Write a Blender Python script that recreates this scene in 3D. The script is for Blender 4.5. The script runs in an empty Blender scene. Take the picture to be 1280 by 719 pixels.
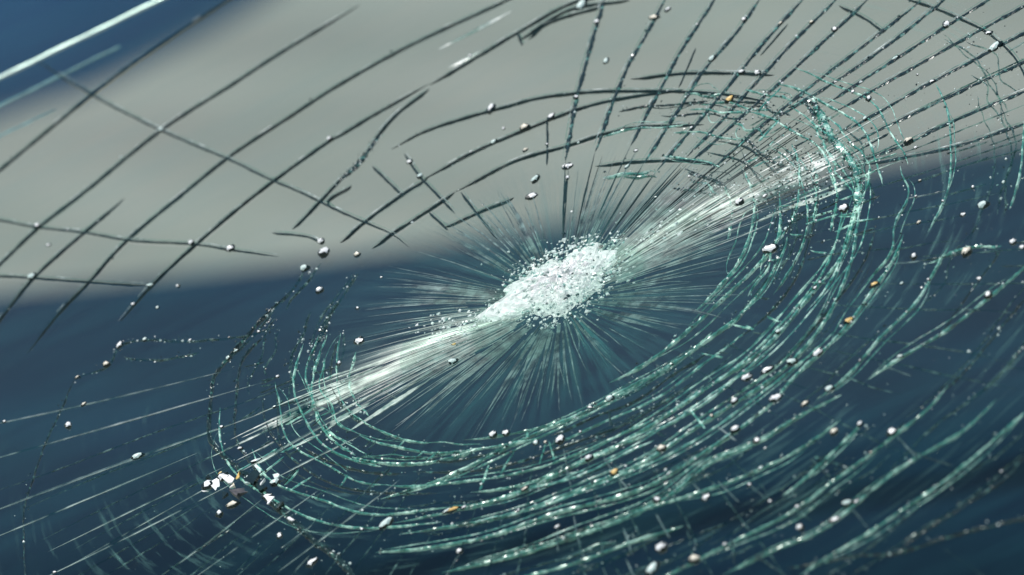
import bpy, bmesh, math, random
import numpy as np
from mathutils import Vector, Matrix
from mathutils.geometry import delaunay_2d_cdt

random.seed(7); RNG = np.random.default_rng(7)
SC = bpy.context.scene
COL = SC.collection
R = math.radians

# ------------------------------------------------------------------ camera
PITCH = R(8.0); H = 1.92; DIST = 3.0; WID = 0.40
fwd = Vector((0, math.cos(PITCH), -math.sin(PITCH)))
rgt = Vector((1, 0, 0)); upv = rgt.cross(fwd)
CAM = Vector((0, 0, H))
cd = bpy.data.cameras.new('camera'); cam = bpy.data.objects.new('camera', cd); COL.objects.link(cam)
cam.location = CAM; cam.rotation_euler = (math.pi/2 - PITCH, 0, 0)
cd.sensor_width = 36; cd.lens = 36*DIST/WID
cd.clip_start = 0.05; cd.clip_end = 2000
cd.dof.use_dof = True; cd.dof.focus_distance = DIST; cd.dof.aperture_fstop = 11.0
SC.camera = cam

# the glass plane: tilted 60 degrees away from the lens, rolled so its contour runs up to the right
TILT = R(60); A = R(25.5)
eM = rgt*math.cos(A) + upv*math.sin(A)
em = -rgt*math.sin(A) + upv*math.cos(A)
U = eM
N = -fwd*math.cos(TILT) + em*math.sin(TILT)
V = N.cross(U)
IMP = (695.0, 363.0)
def ray(px, py):
    s = WID/DIST/1280
    return (fwd + rgt*((px-640)*s) - upv*((py-359.5)*s))
d0 = ray(*IMP)
G = CAM + d0*DIST
GM = Matrix(((U.x, V.x, N.x, G.x), (U.y, V.y, N.y, G.y), (U.z, V.z, N.z, G.z), (0, 0, 0, 1)))
MM = WID/1280                                   # metres of one photograph pixel at the glass

# ------------------------------------------------------------------ world, sun, exposure
SUNV = (N*0.95 + V*0.22 + U*0.02)
SUNV.normalize()
elev = math.asin(SUNV.z); azim = math.atan2(SUNV.x, SUNV.y)
w = bpy.data.worlds.new('World'); SC.world = w; w.use_nodes = True
nt = w.node_tree
bg = nt.nodes['Background']; sky = nt.nodes.new('ShaderNodeTexSky')
sky.sky_type = 'NISHITA'; sky.sun_disc = False
sky.sun_elevation = elev; sky.sun_rotation = azim
sky.air_density = 1.0; sky.dust_density = 0.6; sky.ozone_density = 1.2
nt.links.new(sky.outputs[0], bg.inputs[0]); bg.inputs[1].default_value = 0.09
sl = bpy.data.lights.new('sun', 'SUN'); sl.energy = 3.6; sl.angle = R(0.5); sl.color = (1, 0.96, 0.9)
so = bpy.data.objects.new('sun', sl); COL.objects.link(so)
so.rotation_euler = SUNV.to_track_quat('Z', 'Y').to_euler(); so.location = (0, 0, 6)
vs = SC.view_settings
vs.view_transform = 'Standard'; vs.look = 'None'; vs.exposure = 0.0; vs.gamma = 1; vs.use_curve_mapping = False
SC.render.engine = 'CYCLES'
SC.cycles.use_denoising = True
SC.cycles.transparent_max_bounces = 48
SC.cycles.max_bounces = 6
SC.cycles.sample_clamp_indirect = 6

# ------------------------------------------------------------------ materials
class NT:
    def __init__(s, name):
        s.m = bpy.data.materials.new(name); s.m.use_nodes = True
        s.t = s.m.node_tree; s.t.nodes.clear()
        s.out = s.n('ShaderNodeOutputMaterial')
    def n(s, typ, **kw):
        x = s.t.nodes.new(typ)
        for k, v in kw.items():
            if k == 'inp':
                for a, b in v.items(): x.inputs[a].default_value = b
            else: setattr(x, k, v)
        return x
    def l(s, a, b): s.t.links.new(a, b)
    def ramp(s, src, stops):
        r = s.n('ShaderNodeValToRGB'); e = r.color_ramp.elements
        e[0].position, e[0].color = stops[0][0], stops[0][1]
        e[1].position, e[1].color = stops[-1][0], stops[-1][1]
        for p, c in stops[1:-1]:
            q = e.new(p); q.color = c
        s.l(src, r.inputs[0]); return r
    def math(s, op, a, b=None, clamp=False):
        m = s.n('ShaderNodeMath', operation=op, use_clamp=clamp)
        for i, v in enumerate((a, b)):
            if v is None: continue
            if isinstance(v, (int, float)): m.inputs[i].default_value = v
            else: s.l(v, m.inputs[i])
        return m.outputs[0]
def c4(r, g, b): return (r, g, b, 1)

def mat_glass():
    k = NT('tinted_glass')
    lw = k.n('ShaderNodeLayerWeight'); lw.inputs[0].default_value = 0.5
    p = k.math('POWER', lw.outputs['Facing'], 5.0)
    f = k.math('ADD', k.math('MULTIPLY', p, 0.55), 0.004)
    tc = k.n('ShaderNodeTexCoord')
    nz = k.n('ShaderNodeTexNoise', inp={'Scale': 9.0, 'Detail': 3.0}); k.l(tc.outputs['Object'], nz.inputs['Vector'])
    rp = k.ramp(nz.outputs['Fac'], [(0.3, c4(.86, .93, .90)), (0.7, c4(.91, .95, .93))])
    tr = k.n('ShaderNodeBsdfTransparent'); k.l(rp.outputs[0], tr.inputs[0])
    gl = k.n('ShaderNodeBsdfGlossy', inp={'Roughness': 0.02, 'Color': c4(.9, 1, .97)})
    mx = k.n('ShaderNodeMixShader'); k.l(f, mx.inputs[0]); k.l(tr.outputs[0], mx.inputs[1]); k.l(gl.outputs[0], mx.inputs[2])
    # dust and old wiper smears
    mp = k.n('ShaderNodeMapping', inp={'Scale': (3.0, 26.0, 1.0), 'Rotation': (0, 0, .12)}); k.l(tc.outputs['Object'], mp.inputs[0])
    n2 = k.n('ShaderNodeTexNoise', inp={'Scale': 1.6, 'Detail': 6.0, 'Roughness': 0.7}); k.l(mp.outputs[0], n2.inputs['Vector'])
    r2 = k.ramp(n2.outputs['Fac'], [(0.42, c4(0, 0, 0)), (0.75, c4(.05, .05, .05))])
    df = k.n('ShaderNodeBsdfDiffuse', inp={'Color': c4(.06, .26, .30)})
    m2 = k.n('ShaderNodeMixShader'); k.l(r2.outputs[0], m2.inputs[0]); k.l(mx.outputs[0], m2.inputs[1]); k.l(df.outputs[0], m2.inputs[2])
    k.l(m2.outputs[0], k.out.inputs[0]); return k.m

def mat_crack(name, dark, pale, scale, lo, hi, rough, ior=1.6, cover=None, bump=0.0, mid=None):
    """fracture face: colour breaks up along its length; cover = (lo, hi) noise window that leaves it broken"""
    k = NT(name)
    tc = k.n('ShaderNodeTexCoord')
    nz = k.n('ShaderNodeTexNoise', inp={'Scale': scale, 'Detail': 4.0, 'Roughness': 0.65}); k.l(tc.outputs['Object'], nz.inputs['Vector'])
    st_ = [(lo, c4(*dark)), (hi, c4(*pale))]
    if mid: st_.insert(1, (lo+(hi-lo)*.55, c4(*mid)))
    rp = k.ramp(nz.outputs['Fac'], st_)
    b = k.n('ShaderNodeBsdfPrincipled', inp={'Roughness': rough, 'IOR': ior})
    k.l(rp.outputs[0], b.inputs['Base Color'])
    last = b.outputs[0]
    if bump:
        nb = k.n('ShaderNodeTexNoise', inp={'Scale': scale*2.5, 'Detail': 2.0}); k.l(tc.outputs['Object'], nb.inputs['Vector'])
        bp = k.n('ShaderNodeBump', inp={'Strength': bump, 'Distance': 0.0005}); k.l(nb.outputs['Fac'], bp.inputs['Height'])
        k.l(bp.outputs[0], b.inputs['Normal'])
    if cover:
        n2 = k.n('ShaderNodeTexNoise', inp={'Scale': scale*0.45, 'Detail': 3.0, 'Roughness': 0.7}); k.l(tc.outputs['Object'], n2.inputs['Vector'])
        r2 = k.ramp(n2.outputs['Fac'], [(cover[0], c4(0, 0, 0)), (cover[1], c4(1, 1, 1))])
        tr = k.n('ShaderNodeBsdfTransparent', inp={'Color': c4(.8, .92, .9)})
        mx = k.n('ShaderNodeMixShader'); k.l(r2.outputs[0], mx.inputs[0]); k.l(tr.outputs[0], mx.inputs[1]); k.l(last, mx.inputs[2])
        last = mx.outputs[0]
    k.l(last, k.out.inputs[0]); return k.m

def mat_film():
    """micro-crushed glass round the impact: hair cracks that run outwards and thin out with distance"""
    k = NT('crushed_film')
    uv = k.n('ShaderNodeUVMap', uv_map='polar')
    sp = k.n('ShaderNodeSeparateXYZ'); k.l(uv.outputs[0], sp.inputs[0])
    cb = k.n('ShaderNodeCombineXYZ'); k.l(k.math('MULTIPLY', sp.outputs[0], 120.0), cb.inputs[0]); k.l(k.math('MULTIPLY', sp.outputs[1], 1.3), cb.inputs[1])
    nz = k.n('ShaderNodeTexNoise', inp={'Scale': 1.0, 'Detail': 4.0, 'Roughness': 0.7}); k.l(cb.outputs[0], nz.inputs['Vector'])
    cb2 = k.n('ShaderNodeCombineXYZ'); k.l(k.math('MULTIPLY', sp.outputs[0], 11.0), cb2.inputs[0]); k.l(k.math('MULTIPLY', sp.outputs[1], 0.7), cb2.inputs[1])
    n2 = k.n('ShaderNodeTexNoise', inp={'Scale': 1.0, 'Detail': 2.0}); k.l(cb2.outputs[0], n2.inputs['Vector'])
    hair = k.ramp(nz.outputs['Fac'], [(0.42, c4(0, 0, 0)), (0.68, c4(1, 1, 1))])
    broad = k.ramp(n2.outputs['Fac'], [(0.3, c4(.25, .25, .25)), (0.7, c4(1, 1, 1))])
    fall = k.ramp(sp.outputs[1], [(0.0, c4(.9, .9, .9)), (0.2, c4(.8, .8, .8)), (0.55, c4(.45, .45, .45)), (.8, c4(.14, .14, .14)), (1.0, c4(0, 0, 0))])
    f = k.math('MULTIPLY', k.math('MULTIPLY', hair.outputs[0], broad.outputs[0]), fall.outputs[0], clamp=True)
    tg = k.n('ShaderNodeTangent', direction_type='RADIAL', axis='Z')
    gl = k.n('ShaderNodeBsdfAnisotropic', inp={'Roughness': 0.50, 'Anisotropy': 0.82, 'Rotation': 0.25, 'Color': c4(.88, .98, .92)})
    k.l(tg.outputs[0], gl.inputs['Tangent'])
    df = k.n('ShaderNodeBsdfDiffuse', inp={'Color': c4(.06, .34, .29)})
    m1 = k.n('ShaderNodeMixShader', inp={0: 0.4}); k.l(gl.outputs[0], m1.inputs[1]); k.l(df.outputs[0], m1.inputs[2])
    tr = k.n('ShaderNodeBsdfTransparent', inp={'Color': c4(1, 1, 1)})
    mx = k.n('ShaderNodeMixShader'); k.l(f, mx.inputs[0]); k.l(tr.outputs[0], mx.inputs[1]); k.l(m1.outputs[0], mx.inputs[2])
    k.l(mx.outputs[0], k.out.inputs[0]); return k.m

def mat_craze():
    """crazed glass between the crushed rings: hair cracks that follow the rings, only here and there"""
    k = NT('crazed_film')
    uv = k.n('ShaderNodeUVMap', uv_map='polar')
    sp = k.n('ShaderNodeSeparateXYZ'); k.l(uv.outputs[0], sp.inputs[0])
    def nz(a, b, det):
        cb = k.n('ShaderNodeCombineXYZ'); k.l(k.math('MULTIPLY', sp.outputs[0], a), cb.inputs[0]); k.l(k.math('MULTIPLY', sp.outputs[1], b), cb.inputs[1])
        n = k.n('ShaderNodeTexNoise', inp={'Scale': 1.0, 'Detail': det, 'Roughness': 0.65}); k.l(cb.outputs[0], n.inputs['Vector']); return n.outputs['Fac']
    hair = k.ramp(nz(22.0, 55.0, 4.0), [(0.54, c4(0, 0, 0)), (0.72, c4(1, 1, 1))])
    patch = k.ramp(nz(9.0, 6.0, 3.0), [(0.42, c4(0, 0, 0)), (0.68, c4(1, 1, 1))])
    e = k.math('MULTIPLY', k.math('MULTIPLY', sp.outputs[1], k.math('SUBTRACT', 1.0, sp.outputs[1])), 4.0)
    e2 = k.math('MULTIPLY', k.math('MULTIPLY', sp.outputs[0], k.math('SUBTRACT', 1.0, sp.outputs[0])), 8.0, clamp=True)
    f = k.math('MULTIPLY', k.math('MULTIPLY', hair.outputs[0], patch.outputs[0]), k.math('MULTIPLY', k.math('MULTIPLY', e, e2), 0.55), clamp=True)
    gl = k.n('ShaderNodeBsdfGlossy', inp={'Roughness': 0.5, 'Color': c4(.4, .62, .56)})
    df = k.n('ShaderNodeBsdfDiffuse', inp={'Color': c4(.06, .24, .21)})
    m1 = k.n('ShaderNodeMixShader', inp={0: 0.6}); k.l(gl.outputs[0], m1.inputs[1]); k.l(df.outputs[0], m1.inputs[2])
    tr = k.n('ShaderNodeBsdfTransparent')
    mx = k.n('ShaderNodeMixShader'); k.l(f, mx.inputs[0]); k.l(tr.outputs[0], mx.inputs[1]); k.l(m1.outputs[0], mx.inputs[2])
    k.l(mx.outputs[0], k.out.inputs[0]); return k.m

def mat_plain(name, col, rough, metallic=0.0, ior=1.5, coat=0.0, var=0.0, scale=4.0, bump=0.0):
    k = NT(name)
    tc = k.n('ShaderNodeTexCoord')
    nz = k.n('ShaderNodeTexNoise', inp={'Scale': scale, 'Detail': 5.0, 'Roughness': 0.6}); k.l(tc.outputs['Object'], nz.inputs['Vector'])
    a = tuple(x*(1-var) for x in col); b2 = tuple(min(1, x*(1+var)) for x in col)
    rp = k.ramp(nz.outputs['Fac'], [(0.3, c4(*a)), (0.7, c4(*b2))])
    b = k.n('ShaderNodeBsdfPrincipled', inp={'Roughness': rough, 'IOR': ior, 'Metallic': metallic, 'Coat Weight': coat})
    k.l(rp.outputs[0], b.inputs['Base Color'])
    if bump:
        bp = k.n('ShaderNodeBump', inp={'Strength': bump, 'Distance': 0.01}); k.l(nz.outputs['Fac'], bp.inputs['Height']); k.l(bp.outputs[0], b.inputs['Normal'])
    k.l(b.outputs[0], k.out.inputs[0]); return k.m

M = {}
M['glass'] = mat_glass()
M['clean'] = mat_crack('clean_fracture', (.004, .015, .017), (.014, .042, .042), 260, .35, .7, .34, 1.4)
M['mixed'] = mat_crack('chipped_fracture', (.006, .024, .026), (.14, .36, .31), 330, .54, .70, .30, 1.6, bump=.5)
M['crush'] = mat_crack('crushed_fracture', (.008, .08, .062), (.66, .97, .82), 150, .33, .62, .30, 2.3, cover=(.26, .40), bump=.5, mid=(.05, .32, .25))  # crushed glass; the palest tone also paints glints along it
M['faint'] = mat_crack('hair_fracture', (.015, .05, .05), (.20, .34, .32), 300, .45, .75, .28, 1.6, cover=(.44, .62))
M['bright'] = mat_crack('bright_fracture', (.02, .07, .08), (.34, .42, .42), 70, .38, .68, .40, 2.0, cover=(.40, .64))
M['needle'] = mat_crack('needle_fracture', (.008, .035, .037), (.22, .35, .32), 160, .40, .72, .42, 2.0)
M['white'] = mat_crack('pulverised_glass', (.20, .30, .28), (.92, .93, .91), 330, .30, .46, .34, 1.6, bump=.7)
M['grain'] = mat_crack('glass_grain', (.20, .42, .38), (.88, .92, .90), 500, .38, .58, .25, 1.6)
M['chip'] = mat_crack('glass_chip_face', (.008, .03, .028), (.03, .07, .065), 350, .45, .75, .46, 3.4)
M['chip_warm'] = mat_crack('amber_lit_chip', (.70, .36, .02), (.95, .82, .40), 350, .40, .66, .45, 1.8)  # golden sun glints painted as colour on chips and flakes
M['frost'] = mat_crack('frosted_face', (.84, .89, .88), (.96, .97, .96), 300, .3, .6, .35, 1.8)  # white of powdered grains, also paints sun glints on chips and flakes
M['frost_green'] = mat_crack('green_frosted_face', (.30, .62, .52), (.88, .95, .92), 400, .3, .6, .35, 1.8)  # greenish sun glints painted as colour
M['chip_pale'] = mat_crack('straw_frosted_face', (.70, .60, .36), (.94, .92, .84), 400, .35, .6, .35, 1.8)  # straw-coloured sun glints painted as colour
M['rim'] = mat_crack('chip_rim', (.004, .012, .012), (.010, .03, .028), 300, .3, .7, .25, 1.5)
M['film'] = mat_film()
M['lip'] = mat_crack('fracture_lip', (.10, .22, .20), (.70, .78, .74), 120, .35, .62, .35, 2.0, cover=(.50, .62))  # pale broken colour paints the light caught beside a fracture
M['glint'] = mat_crack('glint_fracture', (.16, .28, .25), (.78, .82, .76), 110, .36, .60, .42, 2.0, cover=(.42, .56))  # pale colour paints the sun's glints into the ribs
M['flake'] = mat_crack('dull_flake', (.03, .04, .05), (.13, .12, .12), 260, .35, .65, .5, 1.5)

# ------------------------------------------------------------------ helpers
def obj(name, verts, faces, mat, parent=None, smooth=False, mats=None, fmat=None):
    me = bpy.data.meshes.new(name)
    me.from_pydata([tuple(v) for v in verts], [], [tuple(f) for f in faces])
    for m_ in (mats or [mat]): me.materials.append(m_)
    if fmat is not None: me.polygons.foreach_set('material_index', fmat)
    if smooth: me.polygons.foreach_set('use_smooth', [True]*len(me.polygons))
    me.update()
    o = bpy.data.objects.new(name, me); COL.objects.link(o)
    if parent: o.parent = parent
    return o
def empty(name, mw=None, loc=None):
    o = bpy.data.objects.new(name, None); COL.objects.link(o); o.empty_display_size = 0.1
    if mw is not None: o.matrix_world = mw
    if loc is not None: o.location = loc
    return o
def tag(o, label=None, cat=None, group=None, kind=None):
    if label: o['label'] = label
    if cat: o['category'] = cat
    if group: o['group'] = group
    if kind: o['kind'] = kind
    return o

# the impact pushed the glass in a little
def dent(x, y):
    r2 = x*x + y*y
    return -0.0050*math.exp(-r2/0.055**2)
Ginv = GM.inverted()
cl = Ginv @ CAM
def loc_px(px, py, dz=0.0, use_dent=True):
    """photograph pixel -> (x, y) on the glass sheet"""
    d = Ginv.to_3x3() @ ray(px, py)
    z = dz
    for _ in range(4):
        t = (z - cl.z)/d.z
        x, y = cl.x + d.x*t, cl.y + d.y*t
        z = dz + (dent(x, y) if use_dent else 0)
    return x, y
def spline(P, step):
    """Catmull-Rom through P (list of 2-tuples), resampled about every `step`"""
    P = [np.array(p, float) for p in P]
    if len(P) == 2:
        n = max(2, int(np.linalg.norm(P[1]-P[0])/step))
        return [P[0] + (P[1]-P[0])*i/n for i in range(n+1)]
    Q = [2*P[0]-P[1]] + P + [2*P[-1]-P[-2]]
    out = []
    for i in range(1, len(Q)-2):
        p0, p1, p2, p3 = Q[i-1:i+3]
        n = max(1, int(np.linalg.norm(p2-p1)/step))
        for j in range(n):
            t = j/n
            out.append(0.5*((2*p1) + (-p0+p2)*t + (2*p0-5*p1+4*p2-p3)*t*t + (-p0+3*p1-3*p2+p3)*t**3))
    out.append(P[-1]); return out

SECT = [(math.cos(a), math.sin(a)) for a in [i*math.pi/3 for i in range(6)]]
def ribbon_data(xy, width, depth, rough=0.0, taper=0.12, wob=0.25, lift=0.0, wav=0.0):
    """lens-shaped fracture ribbon let into the sheet along xy (list of 2-vectors, metres)"""
    n = len(xy); xy = np.array(xy)
    tng = np.gradient(xy, axis=0); L = np.linalg.norm(tng, axis=1, keepdims=True); L[L == 0] = 1; tng /= L
    lat = np.stack([tng[:, 1], -tng[:, 0]], 1)
    ph = RNG.uniform(0, 6.28, 4); s = np.arange(n)
    wv = 1 + wob*(np.sin(s*0.31+ph[0])*.5 + np.sin(s*0.83+ph[1])*.35 + np.sin(s*1.9+ph[2])*.25)
    if wav: xy = xy + lat*(wav*(np.sin(s*0.17+ph[3])*.6 + np.sin(s*.57+ph[0])*.4))[:, None]
    u = s/max(1, n-1)
    tp = np.clip(np.minimum(u, 1-u)/max(taper, 1e-4), 0, 1)**.7*.92 + .08
    vs = []
    for i in range(n):
        x, y = xy[i]; z = dent(x, y)
        for (a, b) in SECT:
            k1 = 1 + rough*RNG.uniform(-1, 1); k2 = 1 + rough*RNG.uniform(-1, 1)
            o = a*width*.5*wv[i]*tp[i]*k1
            vs.append((x + lat[i, 0]*o, y + lat[i, 1]*o, z + lift - depth*.42*tp[i] + b*depth*.5*wv[i]*tp[i]*k2))
    fs = []
    for i in range(n-1):
        for j in range(6):
            fs.append((i*6+j, i*6+(j+1) % 6, i*6+6+(j+1) % 6, i*6+6+j))
    fs.append(tuple(range(5, -1, -1))); fs.append(tuple(range((n-1)*6, n*6)))
    return vs, fs

ws = empty('windscreen', GM)
tag(ws, 'shattered green tinted windscreen glass with spiderweb cracks around a white crushed impact', 'windscreen')

LINES = []          # plan polylines of every long crack, used to cut the sheet into shards
CRUMB_PATHS = []
SNAP = []
def crack(name, px, kind, width=2.0, depth=4.0, shard=True, local=False, step=3.5, rough=None, wav=0.5, crumbs=0.0, taper=.1, strands=0, edge=False):
    """px in photograph pixels (or metres on the sheet when local); width / depth in pixels"""
    if local: pts = [np.array(p) for p in spline(px, step*MM)]
    else: pts = spline([loc_px(*p) for p in px], step*MM)
    if kind == 'crush' and not local and len(pts) > 30:
        a_ = np.array(pts); k_ = 17; pad = np.concatenate([2*a_[0]-a_[k_:0:-1], a_, 2*a_[-1]-a_[-2:-k_-2:-1]])
        ker = np.hanning(2*k_+1); ker /= ker.sum()
        pts = [np.array(v) for v in zip(*(np.convolve(pad[:, c], ker, 'valid') for c in (0, 1)))]
    if len(pts) < 3: pts = [pts[0], (pts[0]+pts[-1])/2, pts[-1]]
    rg = {'clean': .08, 'mixed': .35, 'crush': .55, 'faint': .2, 'bright': .25, 'glint': .1}[kind] if rough is None else rough
    vsd, fsd = ribbon_data(pts, width*MM, depth*MM, rg, taper, .35 if kind in ('crush', 'mixed') else .18, 0.0001, wav*MM)
    for q in range(strands):                      # thinner side strands that leave and rejoin the main fracture
        a_ = np.array(pts); n_ = len(a_); i0 = int(n_*random.uniform(0, .35)); i1 = int(n_*random.uniform(.65, 1))
        if i1-i0 < 8: continue
        seg = a_[i0:i1]; tg_ = np.gradient(seg, axis=0); tg_ /= np.linalg.norm(tg_, axis=1, keepdims=True)+1e-12
        u_ = np.linspace(0, 1, len(seg)); off = random.choice((-1, 1))*random.uniform(6, 24)*MM
        seg = seg + np.stack([tg_[:, 1], -tg_[:, 0]], 1)*(off*(np.sin(u_*math.pi)**.5 + .10*np.sin(u_*random.uniform(6, 14))))[:, None]
        v2, f2 = ribbon_data(list(seg), width*MM*random.uniform(.25, .5), depth*MM*random.uniform(.25, .5), rg, .2, .4, 0.0001, wav*MM)
        o_ = len(vsd); vsd += v2; fsd += [tuple(j+o_ for j in f) for f in f2]
    fm = [0]*len(fsd)
    if edge and len(pts) > 8:                     # light caught along the fracture, painted as a pale broken strand
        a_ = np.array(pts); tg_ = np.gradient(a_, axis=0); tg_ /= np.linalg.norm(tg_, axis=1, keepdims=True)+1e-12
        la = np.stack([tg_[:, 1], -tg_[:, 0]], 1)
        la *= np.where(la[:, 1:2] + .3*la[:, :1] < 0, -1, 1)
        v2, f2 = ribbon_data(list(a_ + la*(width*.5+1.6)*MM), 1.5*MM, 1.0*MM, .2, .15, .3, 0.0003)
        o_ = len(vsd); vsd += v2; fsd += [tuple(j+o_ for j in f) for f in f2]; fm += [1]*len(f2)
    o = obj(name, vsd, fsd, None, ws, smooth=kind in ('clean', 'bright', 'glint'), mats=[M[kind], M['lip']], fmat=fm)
    SNAP.extend(pts)
    if shard: LINES.append(pts[::4] + [pts[-1]])
    if crumbs: CRUMB_PATHS.append((pts, crumbs))
    return o

# ------------------------------------------------------------------ the setting behind the glass
pav = mat_plain('sunlit_concrete', (.335, .33, .29), .85, var=.17, scale=1.1, bump=.1)
gv = [(-60, -20, 0), (60, -20, 0), (60, 160, 0), (-60, 160, 0)]
tag(obj('pavement', gv, [(0, 1, 2, 3)], pav), kind='structure')

def hit_z(px, py, z):
    d = ray(px, py); t = (z - H)/d.z
    return CAM + d*t
# dark blue parked car: its bonnet top and the wing that faces the camera
paint = mat_plain('navy_car_paint', (.0025, .016, .032), .45, ior=1.35, var=.35, scale=3)
hb = 0.84
e0 = hit_z(0, 352, hb); e1 = hit_z(1280, 172, hb)
ex = (e1-e0); ex.z = 0; elen = ex.length; ex.normalize(); ey = Vector((-ex.y, ex.x, 0))
mid = (e0+e1)/2
car = empty('parked_car', Matrix(((ex.x, ey.x, 0, mid.x), (ex.y, ey.y, 0, mid.y), (0, 0, 1, 0), (0, 0, 0, 1))))
tag(car, 'out of focus dark navy car bonnet and wing behind the lower part of the glass', 'car')
def loft(name, prof, xs, zfun, mat, parent):
    vs_, fs_ = [], []
    m_ = len(prof)
    for x in xs:
        for (y, z) in prof: vs_.append((x, y + zfun(x)[1], z + zfun(x)[0]))
    for i in range(len(xs)-1):
        for j in range(m_-1):
            fs_.append((i*m_+j, (i+1)*m_+j, (i+1)*m_+j+1, i*m_+j+1))
    return obj(name, vs_, fs_, mat, parent, smooth=True)
xs = [-2.2 + .1*i for i in range(45)]
bonnet = [(.04, hb-.16), (.045, hb-.10), (.035, hb-.05), (.01, hb-.018), (-.04, hb-.004), (-.15, hb+.0), (-.45, hb-.004), (-.8, hb-.012), (-1.05, hb-.03), (-1.16, hb-.05), (-1.19, hb-.075)]
zf = lambda x: (-.012*math.cos(x*2.6+.6), .0)
loft('bonnet', bonnet, xs, zf, paint, car)
wing = [(-1.20, hb-.085), (-1.24, hb-.10), (-1.30, hb-.15), (-1.34, hb-.24), (-1.35, hb-.36), (-1.33, hb-.5), (-1.30, hb-.62)]
loft('wing', wing, xs, zf, paint, car)
wing2 = [(.02, hb-.62), (.05, hb-.4), (.055, hb-.25), (.048, hb-.17)]
loft('wing', wing2, xs, zf, paint, car)

# blue car whose bumper corner sweeps down into the upper part of the view
paint2 = mat_plain('blue_car_paint', (.045, .17, .38), .30, coat=.5, var=.05, scale=2)
D2 = 11.5
edge = spline([(-620, 330), (-300, 262), (0, 146), (110, 112), (205, 66), (335, -6), (470, -100), (600, -230)], 25)
pv, pf = [], []
outl = [(0, 0.10), (0.012, .05), (.035, .016), (.08, 0), (.2, -.03), (.4, -.05), (.62, -.02), (.8, .08), (.88, .22)]
orig = CAM + ray(0, 0)*D2
for i, e in enumerate(edge):
    a = edge[max(0, i-1)]; b = edge[min(len(edge)-1, i+1)]
    t_ = (b-a)/np.linalg.norm(b-a); nx, ny = t_[1], -t_[0]      # screen normal, up and to the left
    base = CAM + ray(*e)*D2
    nn = rgt*nx - upv*ny
    for (q, dep) in outl: pv.append(base + nn*q + fwd*dep - orig)
m_ = len(outl)
for i in range(len(edge)-1):
    for j in range(m_-1): pf.append((i*m_+j, (i+1)*m_+j, (i+1)*m_+j+1, i*m_+j+1))
bc = empty('blue_car', loc=orig)
tag(bc, 'out of focus bright blue car bumper corner beyond the pale pavement', 'car')
obj('bumper', pv, pf, paint2, bc, smooth=True)

# wiper lying close behind the sheet
metal = mat_plain('satin_metal', (.80, .86, .86), .34, metallic=1.0, var=.05, scale=60)
wroot = empty('wiper_blade', GM)
tag(wroot, 'bright metal wiper blade lying behind the glass over the blue car', 'wiper')
def rod(name, a, b, rad, z, mat, parent, gaps=()):
    pa = Vector((*loc_px(*a, dz=z, use_dent=False), z)); pb = Vector((*loc_px(*b, dz=z, use_dent=False), z))
    n = 40; vs_, fs_ = [], []
    t_ = (pb-pa).normalized(); l_ = t_.cross(Vector((0, 0, 1)))
    for i in range(n+1):
        c = pa + (pb-pa)*i/n + l_*(.0002*math.sin(i*.7))
        r_ = rad*(1+.12*math.sin(i*1.3))*(0.15 if i in (0, n) else 1)
        for j in range(8):
            an = j*math.pi/4
            vs_.append(c + l_*(math.cos(an)*r_) + Vector((0, 0, math.sin(an)*r_)))
    for i in range(n):
        for j in range(8): fs_.append((i*8+j, i*8+(j+1) % 8, i*8+8+(j+1) % 8, i*8+8+j))
    fs_.append(tuple(range(7, -1, -1))); fs_.append(tuple(range(n*8, n*8+8)))
    return obj(name, vs_, fs_, mat, parent, smooth=True)
rod('spine', (-90, 141), (330, -63), 2.2*MM*1.3, -.012, metal, wroot)
rub = mat_plain('grey_blue_rubber', (.24, .42, .48), .35, var=.5, scale=120)
rod('rubber_edge', (-80, 172), (152, 57), 1.7*MM*1.2, -.012, rub, wroot)

rod('rubber_edge', (-80, 208), (70, 137), 1.2*MM, -.012, rub, wroot)
# ------------------------------------------------------------------ traced cracks
RING = 'ring_crack'; RAD = 'radial_crack'
clean_rings = [
 [(-70, 268), (0, 211), (114, 118), (188, 64), (279, 3), (330, -32)],
 [(-60, 386), (0, 329), (47, 284), (104, 240), (202, 161), (286, 107), (360, 59), (450, 6)],
 [(34, 442), (74, 390), (111, 351), (161, 297), (230, 240), (286, 195), (360, 146), (427, 103), (516, 54), (633, 0), (690, -22)],
 [(150, 402), (188, 357), (245, 304), (322, 240), (403, 181), (427, 167), (470, 141), (536, 105)],
 [(536, 107), (590, 74), (650, 38), (717, 2), (790, -12)],
 [(365, 287), (410, 240), (432, 216)],
 [(455, 195), (475, 165), (500, 138), (537, 111)],
 [(156, 248), (108, 287), (44, 344), (10, 385), (-30, 440)],
 [(489, 187), (530, 164), (576, 148), (627, 134), (677, 121), (744, 114), (800, 113), (855, 114), (905, 117), (965, 128)],
 [(530, 224), (586, 192), (657, 161), (727, 134), (790, 120), (855, 112)],
 [(569, 240), (640, 202), (710, 181), (761, 165), (810, 157), (880, 156)],
 [(425, 304), (455, 277), (506, 240), (536, 222)],
 [(465, 311), (489, 292), (512, 277), (569, 240)],
 [(556, 284), (600, 264), (643, 247)],
 [(744, 208), (788, 202), (855, 200), (895, 206)],
 [(647, 52), (690, 22), (725, 8), (788, 0)],
 [(660, 50), (687, 27), (754, 7)],
 [(788, 99), (855, 91), (924, 91), (968, 94)],
 [(417, 262), (410, 250), (440, 232)],
 [(1126, -4), (1169, 10), (1216, 30), (1243, 47), (1270, 74), (1292, 120)],
 [(1048, 7), (1080, 22), (1105, 40)],
]
for p in clean_rings:
    crack(RING, p, 'clean', 2.6, 5.0, wav=.3, crumbs=.04, edge=True)
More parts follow.
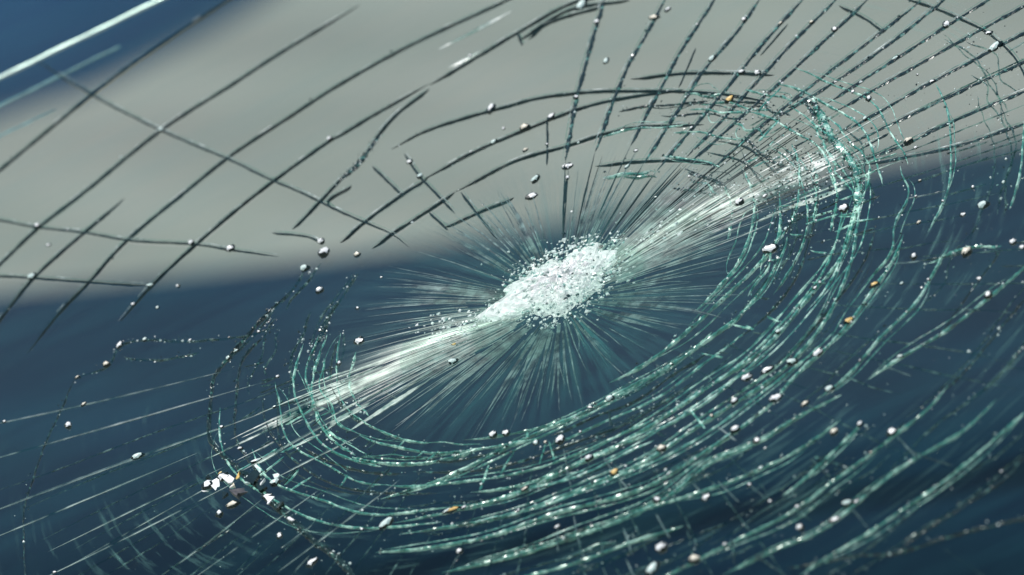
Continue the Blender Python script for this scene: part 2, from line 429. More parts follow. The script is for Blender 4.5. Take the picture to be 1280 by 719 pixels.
clean_rads = [
 [(40, 72), (114, 118), (202, 163), (286, 199), (340, 225), (380, 242), (420, 262), (455, 277), (490, 293), (512, 309)],
 [(-60, 268), (0, 275), (47, 284), (104, 290), (161, 300), (242, 305), (289, 312), (349, 321)],
 [(-60, 343), (0, 345), (41, 347), (110, 352), (188, 357)],
 [(340, 291), (380, 295), (402, 303)],
 [(465, 208), (480, 222), (505, 246)],
 [(505, 192), (526, 222), (543, 240), (569, 267)],
 [(536, 265), (560, 288)],
 [(576, 240), (596, 267), (622, 299)],
 [(647, 42), (653, 57)],
]
for p in clean_rads:
    crack(RAD, p, 'clean', 3.3, 2.6, wav=.4, edge=True)
mixed_rads = [
 [(757, -6), (751, 13), (721, 121), (707, 202)],
 [(834, -6), (805, 47), (778, 97), (744, 190)],
 [(897, -6), (855, 57), (825, 111), (788, 183)],
 [(952, -4), (917, 44), (877, 91), (850, 134), (805, 204)],
 [(1008, -6), (951, 57), (910, 108), (850, 178), (820, 215)],
 [(1050, -6), (984, 60), (917, 134), (857, 198)],
 [(1090, -6), (984, 94), (894, 175), (860, 205)],
 [(1150, 0), (1136, 13), (1005, 114), (927, 178), (887, 215)],
 [(1190, -8), (1099, 64), (1018, 118), (964, 151)],
 [(1250, -10), (1129, 67), (1031, 131)],
 [(1310, -10), (1280, 7), (1136, 87), (1042, 141)],
 [(1310, 25), (1250, 57), (1162, 104), (1048, 168)],
 [(1310, 64), (1280, 77), (1179, 124), (1062, 180)],
 [(1310, 103), (1280, 114), (1183, 155), (1136, 178), (1068, 205)],
 [(1310, 147), (1280, 155), (1186, 185), (1076, 207)],
]
for p in mixed_rads:
    crack(RAD, p, 'mixed', 6.0, 3.0, wav=.6, crumbs=.12, rough=.2, edge=True)
    q_ = p[-1]; x_, y_ = loc_px(*q_); r_ = math.hypot(x_, y_)
    for d_ in (0, random.uniform(-.05, .05)):
        th_ = math.atan2(y_, x_); e_ = MM*random.uniform(95, 150)
        crack(RAD, [(x_ if d_ == 0 else (r_*.96)*math.cos(th_+d_), y_ if d_ == 0 else (r_*.96)*math.sin(th_+d_)), ((r_+e_)/2*math.cos(th_+d_*.8), (r_+e_)/2*math.sin(th_+d_*.8)), (e_*math.cos(th_+d_*.5), e_*math.sin(th_+d_*.5))],
              'clean', 3.4 if d_ == 0 else 2.2, 2.0, shard=False, local=True, wav=.2, taper=.6)
for p in [[(684, 148), (684, 207)], [(708, 224), (706, 255)], [(870, 60), (848, 110)], [(985, 30), (950, 70)]]:
    crack(RAD, p, 'clean', 3, 2, shard=False)
# crushed rings below and to the right of the impact
crush_rings = [
 ([(1018, 128), (1025, 141), (1038, 175), (1058, 188), (1068, 215), (1075, 240), (1068, 270), (1052, 321), (1018, 361), (974, 415), (931, 455), (884, 480), (855, 504), (771, 556), (704, 587), (657, 613), (613, 627), (559, 640), (492, 654)], 1.0),
 ([(1078, 225), (1072, 275), (1062, 331), (1035, 395), (1015, 421), (994, 448), (957, 479), (917, 503), (850, 546), (808, 576), (774, 590), (717, 613), (647, 640), (566, 657), (500, 668)], .8),
 ([(978, 494), (917, 540), (850, 583), (821, 603), (774, 620), (680, 644), (623, 667), (556, 681), (469, 691)], .8),
 ([(1052, 494), (984, 526), (951, 553), (884, 576), (855, 606), (798, 640), (734, 664), (667, 687), (613, 701), (553, 716)], .7),
 ([(1129, 294), (1112, 334), (1092, 358), (1065, 398), (1025, 442), (991, 468), (971, 499)], .8),
 ([(951, 361), (921, 398), (867, 435), (855, 446), (811, 470), (761, 497), (734, 513), (694, 530), (616, 566), (586, 583), (539, 603), (475, 624)], 1.0),
 ([(974, 240), (974, 294), (951, 327), (894, 381), (850, 421), (811, 452), (761, 479)], .9),
 ([(947, 240), (935, 300), (914, 341), (868, 390)], .6),
 ([(600, 560), (549, 576), (492, 580), (440, 572)], .5),
]
for p, c in crush_rings:
    crack(RING, p, 'crush', 3.4, 5.2, wav=.4, crumbs=c*.4, rough=.2, strands=2)
mid_rings = [
 [(1052, 523), (998, 563), (917, 600), (850, 622), (790, 640)],
 [(1078, 529), (1011, 593), (978, 620)],
 [(1186, 482), (1152, 519), (1112, 546), (1089, 568), (1031, 607), (991, 640), (904, 682), (850, 711), (800, 735)],
 [(1246, 499), (1199, 543), (1146, 570), (1082, 617), (1028, 664), (978, 681), (904, 719)],
 [(1320, 480), (1280, 516), (1186, 597), (1136, 630), (1085, 667), (1035, 694), (1000, 720)],
 [(1186, 307), (1166, 341), (1142, 384), (1115, 405), (1082, 442), (1058, 472), (1020, 500)],
 [(1330, 292), (1280, 334), (1236, 371), (1176, 418), (1125, 445), (1085, 475)],
 [(855, 657), (788, 677), (727, 701), (680, 714), (620, 730)],
 [(1169, 104), (1179, 124), (1186, 141), (1188, 188), (1186, 235), (1160, 290)],
 [(1280, 150), (1276, 210), (1262, 262)],
]
for p in mid_rings:
    crack(RING, p, 'crush', 2.6, 4.2, wav=.4, crumbs=.18, rough=.2, strands=1)
dark_rings = [
 ([(363, 364), (320, 405), (275, 458), (265, 479), (260, 540), (269, 560), (289, 577), (323, 607), (343, 630), (380, 664), (417, 694), (446, 722)], 3.6, 6.5),
 ([(330, 420), (305, 445), (296, 479), (293, 530), (300, 560), (330, 600)], 2.6, 4.5),
 ([(94, 472), (77, 509), (57, 553), (40, 600), (30, 637), (29, 677), (32, 719), (40, 760)], 1.8, 3.0),
 ([(420, 425), (413, 460), (417, 490), (432, 512), (452, 530)], 2.6, 4.6),
 ([(346, 480), (346, 506), (348, 543), (356, 565)], 1.8, 3.2),
 ([(1320, 325), (1280, 374), (1216, 452), (1180, 490)], 1.6, 2.6),
 ([(1253, 310), (1199, 384), (1170, 425)], 1.4, 2.4),
 ([(1330, 555), (1280, 573), (1253, 600), (1162, 660), (1119, 691)], 1.6, 2.8),
 ([(1330, 632), (1280, 647), (1186, 670), (1119, 691), (1068, 694), (984, 711)], 2.2, 4.0),
 ([(380, 560), (410, 575), (450, 588), (500, 592)], 2.6, 4.6),
]
crack(RING, [(289, 577), (323, 607), (343, 630), (380, 664), (417, 694), (446, 722)], 'clean', 8, 9, shard=False, wav=1, rough=.35, crumbs=.5)
crack(RING, [(262, 500), (260, 540), (269, 560), (292, 580)], 'clean', 5, 7, shard=False, edge=True)
for p, a, b in dark_rings:
    crack(RING, p, 'mixed', a, b, wav=.8, crumbs=.12)
for p in [[(286, 448), (323, 413), (343, 385), (363, 364), (383, 334)], [(97, 472), (134, 457), (150, 432), (185, 425), (235, 426), (300, 421), (345, 408)], [(155, 447), (200, 450), (250, 440)]]:
    crack(RING, p, 'faint', 2.4, 3.4, wav=1.5, crumbs=.5)
crack(RING, [(1016, 122), (1025, 141), (1038, 172), (1056, 186), (1068, 212), (1075, 240), (1070, 268)], 'crush', 9.0, 9.0, shard=False, wav=2.0, crumbs=1.0, rough=.6, strands=3)
for p in [[(410, 418), (393, 455), (390, 480), (393, 520), (410, 545), (445, 570)], [(445, 440), (436, 470), (441, 500), (462, 520)],
          [(1253, 307), (1206, 310), (1160, 330)], [(930, 215), (944, 250), (938, 290)], [(905, 232), (916, 262), (910, 300)],
          [(990, 180), (1000, 215), (996, 262), (975, 300)], [(1010, 190), (1022, 230), (1016, 280)], [(1030, 190), (1046, 235), (1038, 290)]]:
    crack(RING, p, 'crush', 3.0, 3.6, shard=False, wav=1.2, crumbs=.5)
# radial cracks of the lower half
low_rads = [
 [(-50, 586), (0, 573), (54, 560), (134, 533), (259, 499), (330, 478)],
 [(-50, 655), (0, 635), (101, 593), (141, 576), (259, 540), (330, 516)],
 [(-50, 540), (0, 529), (111, 509), (215, 482), (290, 462)],
 [(-50, 690), (0, 667), (34, 654), (118, 620), (168, 593), (250, 565)],
 [(60, 690), (114, 657), (165, 635), (202, 610), (282, 583)],
 [(100, 700), (175, 654), (235, 620), (280, 598)],
 [(30, 735), (60, 718), (118, 694), (188, 660), (249, 627), (300, 600)],
 [(190, 728), (202, 719), (265, 681), (302, 647), (329, 623)],
 [(235, 728), (249, 719), (289, 687), (346, 650), (400, 612)],
 [(300, 590), (363, 553), (430, 518)],
 [(340, 600), (382, 575), (450, 545)],
 [(330, 728), (380, 694), (440, 645), (500, 600)],
]
for i, p in enumerate(low_rads):
    p = [p[0], tuple(.75*.5*(a+b)+.25*c for a, b, c in zip(p[0], p[-1], p[len(p)//2])), p[-1]]
    crack(RAD, p, 'bright', 8.0 if i in (1, 9) else 5.5, 2.0, wav=.2, taper=.35, step=7, rough=.08)
for p in [[(717, 644), (722, 670), (731, 702)], [(704, 560), (714, 613)], [(754, 570), (768, 592), (784, 610)], [(855, 590), (883, 623)],
          [(937, 607), (963, 627)], [(1060, 630), (1085, 660)], [(1120, 545), (1150, 575)], [(820, 455), (850, 480)], [(500, 500), (470, 484)]]:
    crack(RAD, p, 'bright', 2.6, 2.4, shard=False)

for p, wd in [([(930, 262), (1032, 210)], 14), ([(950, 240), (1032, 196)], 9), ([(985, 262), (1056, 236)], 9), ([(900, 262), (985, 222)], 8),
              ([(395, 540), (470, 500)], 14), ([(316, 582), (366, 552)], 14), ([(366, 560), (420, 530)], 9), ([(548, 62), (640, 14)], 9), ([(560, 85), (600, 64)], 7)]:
    crack(RAD, p, 'glint', wd, 2.0, shard=False, taper=.35, rough=.1)  # pale ribs paint bright bars and streaks of light
for p in [[(430, 218), (452, 197), (476, 168)], [(423, 226), (445, 208), (460, 190)], [(930, 170), (955, 195), (985, 210)], [(1000, 120), (1022, 135), (1030, 170)],
          [(985, 135), (1005, 128), (1020, 150)], [(860, 215), (890, 225), (915, 240)], [(840, 235), (880, 240), (905, 255)]]:
    crack(RING, p, 'mixed', 4.0, 4.0, shard=False, crumbs=1.0, rough=.5)

# ------------------------------------------------------------------ cracks by rule: finer rings and radials between and beyond the traced ones
def polar(r, th): return (r*math.cos(th), r*math.sin(th))
def arc(r, a0, a1, dr=0.0, n=10):
    ph = random.uniform(0, 6.28); am = random.uniform(.3, 1)*r*.012
    return [polar(r + dr*i/n + am*math.sin(ph+i*.9), R(a0+(a1-a0)*i/n)) for i in range(n+1)]
def P(v): return v*MM
for i in range(64):                                   # broken fine arcs below the impact
    r = random.uniform(300, 900); a = random.uniform(-135, -5); s = random.uniform(10, 34)
    crack(RING, arc(P(r), a, a+s), 'faint', random.uniform(1.6, 2.6), random.uniform(2, 3.2), shard=False, local=True, wav=1.5, crumbs=.15)
for i in range(84):                                   # long splintered ribs, coloured pale to paint the sun streak
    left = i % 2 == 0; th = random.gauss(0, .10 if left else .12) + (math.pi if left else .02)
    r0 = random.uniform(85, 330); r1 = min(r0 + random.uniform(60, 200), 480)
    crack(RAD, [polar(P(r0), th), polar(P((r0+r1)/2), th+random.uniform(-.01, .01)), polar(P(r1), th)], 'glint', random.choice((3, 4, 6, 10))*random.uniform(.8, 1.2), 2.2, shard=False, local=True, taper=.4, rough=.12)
# dense band of crushed rings round the needle zone, tied together by short radial cracks
BAND = [298, 314, 334, 352, 378, 402, 432, 460]
for bi, r in enumerate(BAND):
    a = 158 + random.uniform(-8, 14) + (14 if bi > 4 else 0)
    while a < 384:
        sp_ = random.uniform(28, 80)
        crack(RING, arc(P(r*random.uniform(.985, 1.015)), a, min(a+sp_, 392), n=14), 'crush' if random.random() < .75 else 'mixed', random.uniform(1.8, 3.2), random.uniform(2.6, 4.4),
              shard=False, local=True, wav=.5, rough=.25, crumbs=.18, strands=1)
        a += sp_ + random.uniform(-4, 14)
for i in range(26):                                   # crumbled arcs that close the oval over the right shoulder and on the left
    if i < 15: r = random.uniform(225, 420); a0 = random.uniform(8, 48); da = random.uniform(8, 24); kd = random.choice(('crush', 'mixed', 'crush'))
    else: r = random.uniform(290, 470); a0 = random.uniform(128, 155); da = random.uniform(12, 30); kd = 'faint'
    crack(RING, arc(P(r), a0, a0+da), kd, random.uniform(1.8, 3.4), random.uniform(2.4, 4), shard=False, local=True, wav=.6, rough=.35, crumbs=.6 if i < 15 else .25, strands=1 if i < 15 else 0)
for i in range(120):
    th = R(random.choice([random.uniform(155, 215), random.uniform(200, 345), random.uniform(-25, 30)])); j = random.randrange(len(BAND)-2); r0 = BAND[j]; r1 = BAND[j+random.choice((1, 1, 2))]
    dv = random.uniform(-.03, .03)
    crack(RAD, [polar(P(r0), th), polar(P((r0+r1)/2), th+dv*.6), polar(P(r1), th+dv)], random.choice(('mixed', 'crush', 'faint')), random.uniform(1.8, 3.4), 2.2, shard=False, local=True, rough=.2, taper=.05)
OUT = [470, 520, 575, 640, 700, 755, 830]
for i in range(70):                                   # ties between the outer rings
    th = R(random.uniform(-165, 10)); j = random.randrange(len(OUT)-1)
    dv = random.uniform(-.02, .02)
    crack(RAD, [polar(P(OUT[j]), th), polar(P(OUT[j+1]), th+dv)], random.choice(('faint', 'bright', 'mixed')), random.uniform(1.8, 2.8), 2.0, shard=False, local=True, taper=.1)
for i in range(40):                                   # faint radials through the lower right
    th = R(-190 + i*4.9 + random.uniform(-2, 2)); r0 = random.uniform(300, 520); r1 = r0 + random.uniform(150, 480)
    pts = [polar(P(r0+(r1-r0)*k/4), th + random.uniform(-.006, .006)) for k in range(5)]
    crack(RAD, pts, 'faint', 2.2, 1.8, shard=(i % 3 == 0), local=True, taper=.3)
for r in (1010, 1190, 1400, 1650, 1950):              # rings that go on outside the picture
    for a in range(0, 360, 60):
        if r < 1500 and 60 <= a < 180: continue
        a0 = a + random.uniform(-10, 10)
        crack(RING, arc(P(r+random.uniform(-40, 40)), a0, a0+random.uniform(40, 62), n=14), 'faint' if a >= 180 else 'clean', 1.8, 3.0, local=True, step=8)
for i in range(40):
    th = R(i*9 + random.uniform(-2, 2)); dg = math.degrees(th)
    if 20 < dg < 200: r0 = 1500
    else: r0 = 950
    if 350 < dg or dg < 20: r0 = 800
    pts = [polar(P(r0+(2500-r0)*k/4), th + random.uniform(-.01, .01)) for k in range(5)]
    crack(RAD, pts, 'clean' if dg < 180 else 'faint', 2.2, 2.2, local=True, step=10)

# ------------------------------------------------------------------ the sheet: shards cut along the long cracks
vin, ein = [], []
for ln in LINES:
    b = len(vin)
    for q in ln: vin.append(Vector((float(q[0]), float(q[1]))))
    for i in range(len(ln)-1): ein.append((b+i, b+i+1))
b = len(vin); X, Y0, Y1 = .62, -.62, .66
nb = 14
border = [(-X+2*X*i/nb, Y0) for i in range(nb)] + [(X, Y0+(Y1-Y0)*i/nb) for i in range(nb)] + [(X-2*X*i/nb, Y1) for i in range(nb)] + [(-X, Y1-(Y1-Y0)*i/nb) for i in range(nb)]
vin += [Vector(q) for q in border]
ein += [(b+i, b+(i+1) % len(border)) for i in range(len(border))]
ov, oe, of, _, oeo, _ = delaunay_2d_cdt(vin, ein, [], 0, 1e-5)
fixed = set()
for e, src in zip(oe, oeo):
    if len(src): fixed.add((min(e), max(e)))
emap = {}
for fi, f in enumerate(of):
    for i in range(3):
        a, c = f[i], f[(i+1) % 3]; emap.setdefault((min(a, c), max(a, c)), []).append(fi)
comp = [-1]*len(of); comps = []
for s0 in range(len(of)):
    if comp[s0] >= 0: continue
    st = [s0]; comp[s0] = len(comps); cur = []
    while st:
        fi = st.pop(); cur.append(fi); f = of[fi]
        for i in range(3):
            k_ = (min(f[i], f[(i+1) % 3]), max(f[i], f[(i+1) % 3]))
            if k_ in fixed: continue
            for o_ in emap[k_]:
                if comp[o_] < 0: comp[o_] = len(comps); st.append(o_)
    comps.append(cur)
def tri_area(f):
    a, b_, c = (ov[i] for i in f); return abs((b_-a).cross(c-a))/2
TH = 0.0016
def prism(fids, tilt):
    ids = {}; top = []
    for fi in fids:
        for i in of[fi]:
            if i not in ids: ids[i] = len(top); top.append(ov[i])
    cx = sum(p.x for p in top)/len(top); cy = sum(p.y for p in top)/len(top)
    tx, ty = random.gauss(0, tilt), random.gauss(0, tilt)
    n = len(top); vv = []
    for p in top:
        dz = max(-.0004, min(.0004, (p.x-cx)*tx + (p.y-cy)*ty))
        vv.append((p.x, p.y, dent(p.x, p.y) + dz))
    vv += [(x, y, z-TH) for (x, y, z) in vv]
    ff = []; cnt = {}
    for fi in fids:
        f = [ids[i] for i in of[fi]]
        ff.append(tuple(f)); ff.append((f[2]+n, f[1]+n, f[0]+n))
        for i in range(3):
            a, c = f[i], f[(i+1) % 3]
            if (c, a) in cnt: del cnt[(c, a)]
            else: cnt[(a, c)] = 1
    return vv, ff
comps = [(sum(tri_area(of[i]) for i in c), c) for c in comps]
comps.sort(key=lambda t: -t[0])
restv, restf = [], []
for k, (ar, c) in enumerate(comps):
    if ar < 1e-9: continue
    vv, ff = prism(c, .006)
    if k < 290 and ar > (9*MM)**2:
        obj('glass_shard', vv, ff, M['glass'], ws)
    else:
        o_ = len(restv); restv += vv; restf += [tuple(i+o_ for i in f) for f in ff]
if restf: tag(obj('glass_splinters', restv, restf, M['glass'], ws), kind='stuff')

# ------------------------------------------------------------------ micro-crushed zone and needles round the impact
RF = P(370)
na, nr = 240, 16
fv, ff, fu = [], [], []
for j in range(nr+1):
    r = P(40) + (RF-P(40))*j/nr
    for i in range(na):
        th = 2*math.pi*i/na
        x, y = polar(r*(1+.03*math.sin(th*5+1)), th)
        fv.append((x, y, dent(x, y)+.0007))
for j in range(nr):
    for i in range(na):
        ff.append((j*na+i, j*na+(i+1) % na, (j+1)*na+(i+1) % na, (j+1)*na+i)); fu.append((i, j))
film = obj('crushed_zone', fv, ff, M['film'], ws, smooth=True); tag(film, kind='stuff')
uvl = film.data.uv_layers.new(name='polar')
for pi, (i, j) in enumerate(fu):
    li = film.data.polygons[pi].loop_start
    for q, (di, dj) in enumerate(((0, 0), (1, 0), (1, 1), (0, 1))):
        uvl.data[li+q].uv = ((i+di)/na, (j+dj)/nr)

def polar_film(name, r0, r1, a0, a1, na, nr, mat, lift):
    fv, ff, fu = [], [], []
    for j in range(nr+1):
        for i in range(na+1):
            x, y = polar(P(r0+(r1-r0)*j/nr), R(a0+(a1-a0)*i/na)); fv.append((x, y, dent(x, y)+lift))
    for j in range(nr):
        for i in range(na):
            q = j*(na+1)+i; ff.append((q, q+1, q+na+2, q+na+1)); fu.append((i, j))
    o = obj(name, fv, ff, mat, ws, smooth=True); tag(o, kind='stuff')
    ul = o.data.uv_layers.new(name='polar')
    for pi, (i, j) in enumerate(fu):
        li = o.data.polygons[pi].loop_start
        for q, (di, dj) in enumerate(((0, 0), (1, 0), (1, 1), (0, 1))): ul.data[li+q].uv = ((i+di)/na, (j+dj)/nr)
polar_film('crazed_zone', 270, 900, -205, 40, 160, 24, mat_craze(), .0005)

def needle(th, r0, r1, wd, dp, curl=0.0):
    n = 14
    pts = [np.array(polar(P(r0+(r1-r0)*k/n), th + curl*(k/n)**2 + .0012*math.sin(k*1.1+th*40))) for k in range(n+1)]
    xy = np.array(pts); tng = np.gradient(xy, axis=0); tng /= np.linalg.norm(tng, axis=1, keepdims=True)
    vs_, fs_ = [], []
    for k in range(n+1):
        x, y = xy[k]; lx, ly = tng[k, 1], -tng[k, 0]; t = k/n
        wk = wd*(1-t)**.55*(.9+.2*random.random())+.06*MM; z = dent(x, y)+.0006
        for (a, b_) in ((-1, 0), (-.45, .8), (.45, .8), (1, 0)):
            vs_.append((x+lx*a*wk*.5, y+ly*a*wk*.5, z+b_*dp*(1-t*.8)))
    for k in range(n):
        for j in range(3): fs_.append((k*4+j, k*4+j+1, k*4+5+j, k*4+4+j))
    return vs_, fs_
BUND = [random.uniform(0, 2*math.pi) for _ in range(30)]
for i in range(96):
    th = BUND[i % len(BUND)] + random.gauss(0, .05)
    r1 = random.uniform(200, 300) if random.random() < .4 else random.uniform(110, 210)
    vs_, fs_ = needle(th, random.uniform(60, 85), r1, random.choice((1.6, 2.4, 3.2, 6.0))*random.uniform(.8, 1.2)*MM, random.uniform(.8, 1.5)*MM, random.uniform(-.09, .09) if math.sin(th) < -.3 else random.uniform(-.025, .025))
    obj('splinter_crack', vs_, fs_, M['needle'], ws, smooth=True)
nv, nf = [], []
for i in range(380):
    th = random.choice(BUND) + random.gauss(0, .09)
    if i % 3 == 0: th = random.gauss(0, .20) + (math.pi if i % 2 else 0)
    vs_, fs_ = needle(th, random.uniform(50, 150), random.uniform(160, 300), random.uniform(1.2, 3.0)*MM, random.uniform(.6, 1.2)*MM, random.uniform(-.03, .03))
    o_ = len(nv); nv += vs_; nf += [tuple(q+o_ for q in f) for f in fs_]
tag(obj('hair_cracks', nv, nf, M['needle'], ws, smooth=True), kind='stuff')

# the crater: a lumpy bed of powdered glass with loose grains round it
def grain_mesh(vl, fl, ml, c, s, flat=1.0, mi=0):
    """one faceted grain (jittered octahedron) appended to the lists"""
    b_ = len(vl)
    q = RNG.normal(size=(3, 3)); q, _ = np.linalg.qr(q)
    for d in ((1, 0, 0), (-1, 0, 0), (0, 1, 0), (0, -1, 0), (0, 0, 1), (0, 0, -1)):
        v = q @ (np.array(d)*s*RNG.uniform(.6, 1.15))
        vl.append((c[0]+v[0], c[1]+v[1], c[2]+v[2]*flat))
    for f in ((0, 2, 4), (2, 1, 4), (1, 3, 4), (3, 0, 4), (2, 0, 5), (1, 2, 5), (3, 1, 5), (0, 3, 5)):
        fl.append(tuple(b_+i for i in f)); ml.append(mi)
CO = loc_px(704, 356); crat = []
for k in range(96):
    th = 2*math.pi*k/96
    crat.append((74 - 12*math.sin(th)**2 + 60*max(0, math.cos(th-math.pi-.02))**30)*(1 + .10*math.sin(th*3+.5) + .07*math.sin(th*7+2) + .05*math.sin(th*13)))
cv, cf = [(CO[0], CO[1], dent(0, 0)+P(11))], []
nrg = 22
for j in range(1, nrg+1):
    t = j/nrg
    for k in range(96):
        th = 2*math.pi*k/96; r = P(crat[k])*t
        x, y = polar(r, th); x += CO[0]; y += CO[1]
        h = P(11)*(1-t**2)**.8 + P(RNG.uniform(-3.0, 3.0))*(1-t*.4) + P(3.0)*math.sin(x*900+1)*math.sin(y*760)*(1-t)
        cv.append((x, y, dent(x, y) + .0003 + max(h, -.0002)))
for k in range(96): cf.append((0, 1+k, 1+(k+1) % 96))
for j in range(nrg-1):
    for k in range(96):
        a = 1+j*96+k; b_ = 1+j*96+(k+1) % 96; cf.append((a, a+96, b_+96)); cf.append((a, b_+96, b_))
obj('impact_crater', cv, cf, M['white'], ws)
gv_, gf_, gm_ = [], [], []
for i in range(1900):
    th = random.uniform(0, 2*math.pi)
    if i < 800: r = random.gauss(76, 13)
    elif i < 1450: r = abs(random.gauss(0, 48))
    else: r = random.uniform(80, 210)*random.uniform(.75, 1); th = random.gauss(0, .14) + (math.pi if i % 4 else 0)
    x, y = polar(P(r), th); x += CO[0]; y += CO[1]
    u_ = random.random(); mi = 0 if u_ < .55 else 1 if u_ < .92 else 2
    grain_mesh(gv_, gf_, gm_, (x, y, dent(x, y)+P(1.5 + max(0, 10*(1-(r/76)**2)))), P(random.uniform(1.0, 2.6) if random.random() < .8 else random.uniform(2.6, 4.6)), .6, mi)
tag(obj('powdered_glass', gv_, gf_, None, ws, mats=[M['frost'], M['grain'], M['mixed']], fmat=gm_), kind='stuff')

# crumbs strewn along the crushed cracks
gv_, gf_, gm_ = [], [], []
for pts, dens in CRUMB_PATHS:
    L = sum(np.linalg.norm(pts[i+1]-pts[i]) for i in range(len(pts)-1))/MM
    for _ in range(int(L*dens*.42)):
        q = pts[RNG.integers(len(pts))]
        x, y = q[0]+RNG.normal()*P(4.0), q[1]+RNG.normal()*P(5.5)
        s = RNG.uniform(.6, 1.5) if RNG.random() < .85 else RNG.uniform(1.5, 2.8)
        grain_mesh(gv_, gf_, gm_, (x, y, dent(x, y)+P(.6)), P(s), .8, 0 if RNG.random() < .5 else 1)
for _ in range(900):
    th = R(random.uniform(-175, 15)); r = random.uniform(290, 760)
    x, y = polar(P(r), th)
    grain_mesh(gv_, gf_, gm_, (x, y, dent(x, y)+P(.5)), P(random.uniform(.5, 1.2)), .8, 1 if random.random() < .75 else 0)
for _ in range(520):                                  # folded, crumbled patch at the far end of the bright streak
    x, y = loc_px(random.gauss(985, 42), random.gauss(215, 42))
    grain_mesh(gv_, gf_, gm_, (x, y, dent(x, y)+P(.8)), P(random.uniform(.8, 2.4)), .8, 1 if random.random() < .7 else 0)
tag(obj('glass_crumbs', gv_, gf_, None, ws, mats=[M['grain'], M['mixed']], fmat=gm_), kind='stuff')

# ------------------------------------------------------------------ chips: beads of glass, their flash of sun painted pale
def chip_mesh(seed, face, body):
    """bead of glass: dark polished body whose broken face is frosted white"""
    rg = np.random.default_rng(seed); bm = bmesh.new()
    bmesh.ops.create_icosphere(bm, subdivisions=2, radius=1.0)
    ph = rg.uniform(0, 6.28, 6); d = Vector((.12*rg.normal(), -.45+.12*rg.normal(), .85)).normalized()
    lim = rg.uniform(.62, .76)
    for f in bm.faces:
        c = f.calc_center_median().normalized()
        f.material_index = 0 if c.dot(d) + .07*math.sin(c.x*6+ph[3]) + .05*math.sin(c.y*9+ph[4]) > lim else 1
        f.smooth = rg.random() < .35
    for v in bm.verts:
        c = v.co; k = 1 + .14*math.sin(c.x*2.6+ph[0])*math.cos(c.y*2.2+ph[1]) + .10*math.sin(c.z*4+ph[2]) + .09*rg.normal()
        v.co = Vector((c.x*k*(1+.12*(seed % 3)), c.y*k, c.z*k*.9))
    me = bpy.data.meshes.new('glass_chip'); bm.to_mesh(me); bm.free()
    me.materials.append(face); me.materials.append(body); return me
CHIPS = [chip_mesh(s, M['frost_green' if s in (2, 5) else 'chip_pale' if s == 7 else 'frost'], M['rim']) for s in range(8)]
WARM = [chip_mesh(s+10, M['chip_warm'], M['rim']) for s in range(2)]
S, Md, Lg, XL = 2.3, 3.9, 5.4, 6.4
beads = {
 S: [(86,287),(61,307),(187,357),(223,358),(168,381),(197,385),(237,426),(97,472),(400,413),(324,414),(297,438),(351,470),(630,161),(615,175),(590,192),(657,188),(686,180),(798,184),(784,208),(590,71),(868,32),(857,121),(859,161),(978,30),(1147,94),(1164,98),(1120,72),(1144,186),(1073,111),(1255,227),(1215,230),(1152,233),(447,386),(477,347),(820,247),(957,245),(961,328),(984,287),(1144,247),(1152,274),(1172,253),(1018,361),(1129,351),(1162,349),(1225,349),(1127,445),(1073,452),(103,512),(3,533),(67,714),(344,508),(311,556),(277,534),(640,551),(664,575),(684,551),(724,541),(737,508),(837,593),(694,660),(450,662),(597,607),(647,640),(1090,567),(937,607),(963,627),(857,534),(905,682),(998,634),(951,587),(1246,587),(887,516),(957,561),(1073,627)],
 Md: [(202,163),(411,175),(751,27),(758,77),(835,13),(815,24),(720,123),(513,203),(525,221),(699,212),(714,222),(892,74),(926,91),(1018,29),(1045,37),(1238,42),(1082,149),(240,305),(148,427),(286,448),(425,455),(447,319),(566,433),(1207,264),(974,415),(1025,443),(633,543),(662,556),(1078,531),(1005,508),(949,553),(938,25),(181,425),(934,473),(1278,309),(442,10)],
 Lg: [(729,3),(612,141),(656,158),(690,146),(712,208),(670,225),(947,92),(1186,35),(1245,59),(1077,131),(1136,176),(47,283),(289,312),(40,347),(398,309),(406,317),(385,336),(400,364),(134,458),(665,247),(450,428),(563,452),(926,255),(969,311),(1229,258),(1142,321),(1208,319),(1235,371),(959,465),(991,455),(1270,297),(86,533),(173,565),(275,644),(292,632),(346,670),(391,704),(339,608),(618,544),(703,553),(763,499),(737,573),(824,558),(823,627),(574,691),(479,655),(827,690),(971,499),(1034,487),(917,503),(1043,541),(1114,543),(883,623),(1053,630),(1001,661)],
 XL: [(1057,262),(821,711),(919,536),(870,704),(262,612),(284,598)],
}
k = 0
ALLP = np.array(SNAP)
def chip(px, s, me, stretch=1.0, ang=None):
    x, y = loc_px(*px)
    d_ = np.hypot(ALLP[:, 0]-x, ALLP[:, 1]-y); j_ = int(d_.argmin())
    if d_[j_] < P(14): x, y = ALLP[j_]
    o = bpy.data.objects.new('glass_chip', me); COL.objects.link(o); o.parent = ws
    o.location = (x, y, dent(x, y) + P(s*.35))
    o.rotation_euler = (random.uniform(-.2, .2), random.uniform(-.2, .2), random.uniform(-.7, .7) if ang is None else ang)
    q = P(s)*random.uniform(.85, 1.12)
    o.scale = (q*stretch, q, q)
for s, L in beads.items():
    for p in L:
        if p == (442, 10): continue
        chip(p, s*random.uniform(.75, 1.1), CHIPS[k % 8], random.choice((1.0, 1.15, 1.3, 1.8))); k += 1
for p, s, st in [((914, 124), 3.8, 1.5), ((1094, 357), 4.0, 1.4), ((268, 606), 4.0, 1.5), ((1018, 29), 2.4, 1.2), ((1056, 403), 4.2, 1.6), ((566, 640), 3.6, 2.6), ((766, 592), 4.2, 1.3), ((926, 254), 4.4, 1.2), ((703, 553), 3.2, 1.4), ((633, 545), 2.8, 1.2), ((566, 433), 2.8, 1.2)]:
    chip(p, s, WARM[k % 2], st, 0.2); k += 1
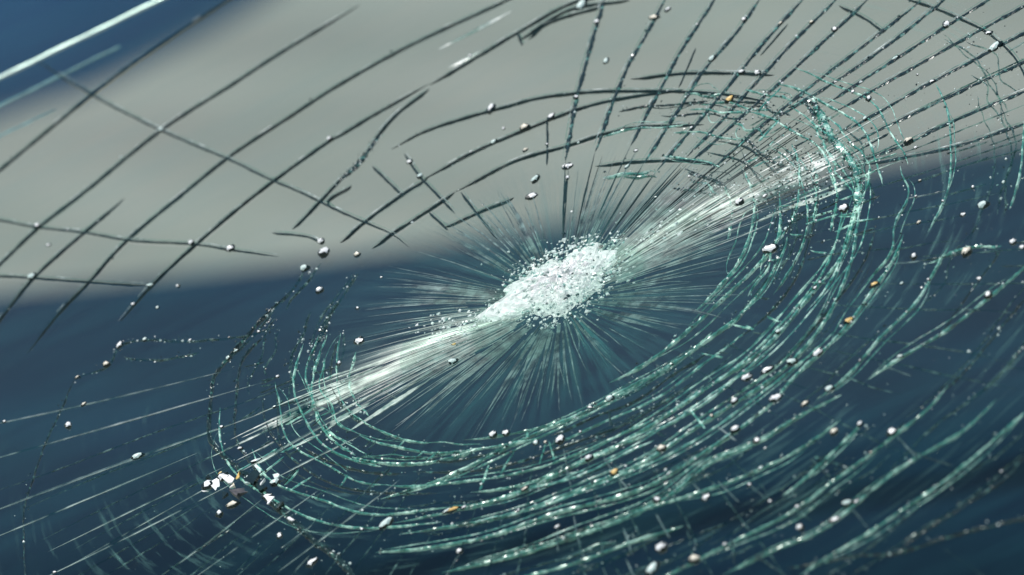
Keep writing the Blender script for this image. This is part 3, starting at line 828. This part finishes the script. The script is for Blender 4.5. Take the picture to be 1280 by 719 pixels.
for p, s, st in [((559, 641), 3.2, 2.2), ((580, 636), 2.6, 2.0), ((657, 613), 2.6, 2.2), ((1045, 650), 3.0, 2.6), ((332, 622), 3.4, 2.0), ((322, 576), 3.2, 2.4)]:
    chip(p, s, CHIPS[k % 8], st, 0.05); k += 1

# jagged pieces broken out at the thick ring crack's corner, golden flash painted on
def piece(px, size, mat, n, seed):
    rg = np.random.default_rng(seed); x, y = loc_px(*px)
    an = sorted(rg.uniform(0, 6.28, n)); rr = rg.uniform(.45, 1.15, n)*P(size)
    tx, ty = rg.uniform(-.5, .5, 2); z0 = dent(x, y)+P(1.5)
    top = [(x+r*math.cos(a), y+1.6*r*math.sin(a), z0+r*math.cos(a)*tx+r*math.sin(a)*ty+P(size*.25)) for r, a in zip(rr, an)]
    low = [(x+(p[0]-x)*.85, y+(p[1]-y)*.85, z0-P(1.5)) for p in top]
    fs_ = [tuple(range(n)), tuple(range(2*n-1, n-1, -1))] + [(i, i+n, (i+1) % n+n, (i+1) % n) for i in range(n)]
    obj('glass_flake', top+low, fs_, mat, ws)
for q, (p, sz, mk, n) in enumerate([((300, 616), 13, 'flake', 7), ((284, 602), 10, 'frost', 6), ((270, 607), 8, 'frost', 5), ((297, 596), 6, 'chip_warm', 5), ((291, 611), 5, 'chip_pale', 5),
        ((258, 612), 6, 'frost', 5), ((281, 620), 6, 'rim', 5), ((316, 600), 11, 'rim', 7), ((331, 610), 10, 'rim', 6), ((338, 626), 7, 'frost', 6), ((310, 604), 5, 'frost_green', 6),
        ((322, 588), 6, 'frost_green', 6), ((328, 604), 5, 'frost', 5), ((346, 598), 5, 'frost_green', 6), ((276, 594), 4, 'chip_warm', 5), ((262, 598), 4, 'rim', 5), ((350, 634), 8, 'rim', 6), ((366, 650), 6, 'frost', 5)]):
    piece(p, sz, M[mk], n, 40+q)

# past 300 radial cracks the shortest ties are too small to pick apart: joined into one part
rc = [o for o in ws.children if o.name.split('.')[0] == 'radial_crack']
def size_of(o):
    v = np.empty(len(o.data.vertices)*3); o.data.vertices.foreach_get('co', v); v = v.reshape(-1, 3)
    return np.linalg.norm(v.max(0)-v.min(0))
rc.sort(key=size_of)
jv, jf, jm, jmats = [], [], [], []
for o in rc[:max(0, len(rc)-290)]:
    ids = []
    for m_ in o.data.materials:
        if m_ not in jmats: jmats.append(m_)
        ids.append(jmats.index(m_))
    b_ = len(jv); jv += [tuple(v.co) for v in o.data.vertices]
    for p in o.data.polygons:
        jf.append(tuple(i+b_ for i in p.vertices)); jm.append(ids[p.material_index])
    bpy.data.objects.remove(o)
if jf: tag(obj('short_cracks', jv, jf, None, ws, mats=jmats, fmat=jm), kind='stuff')
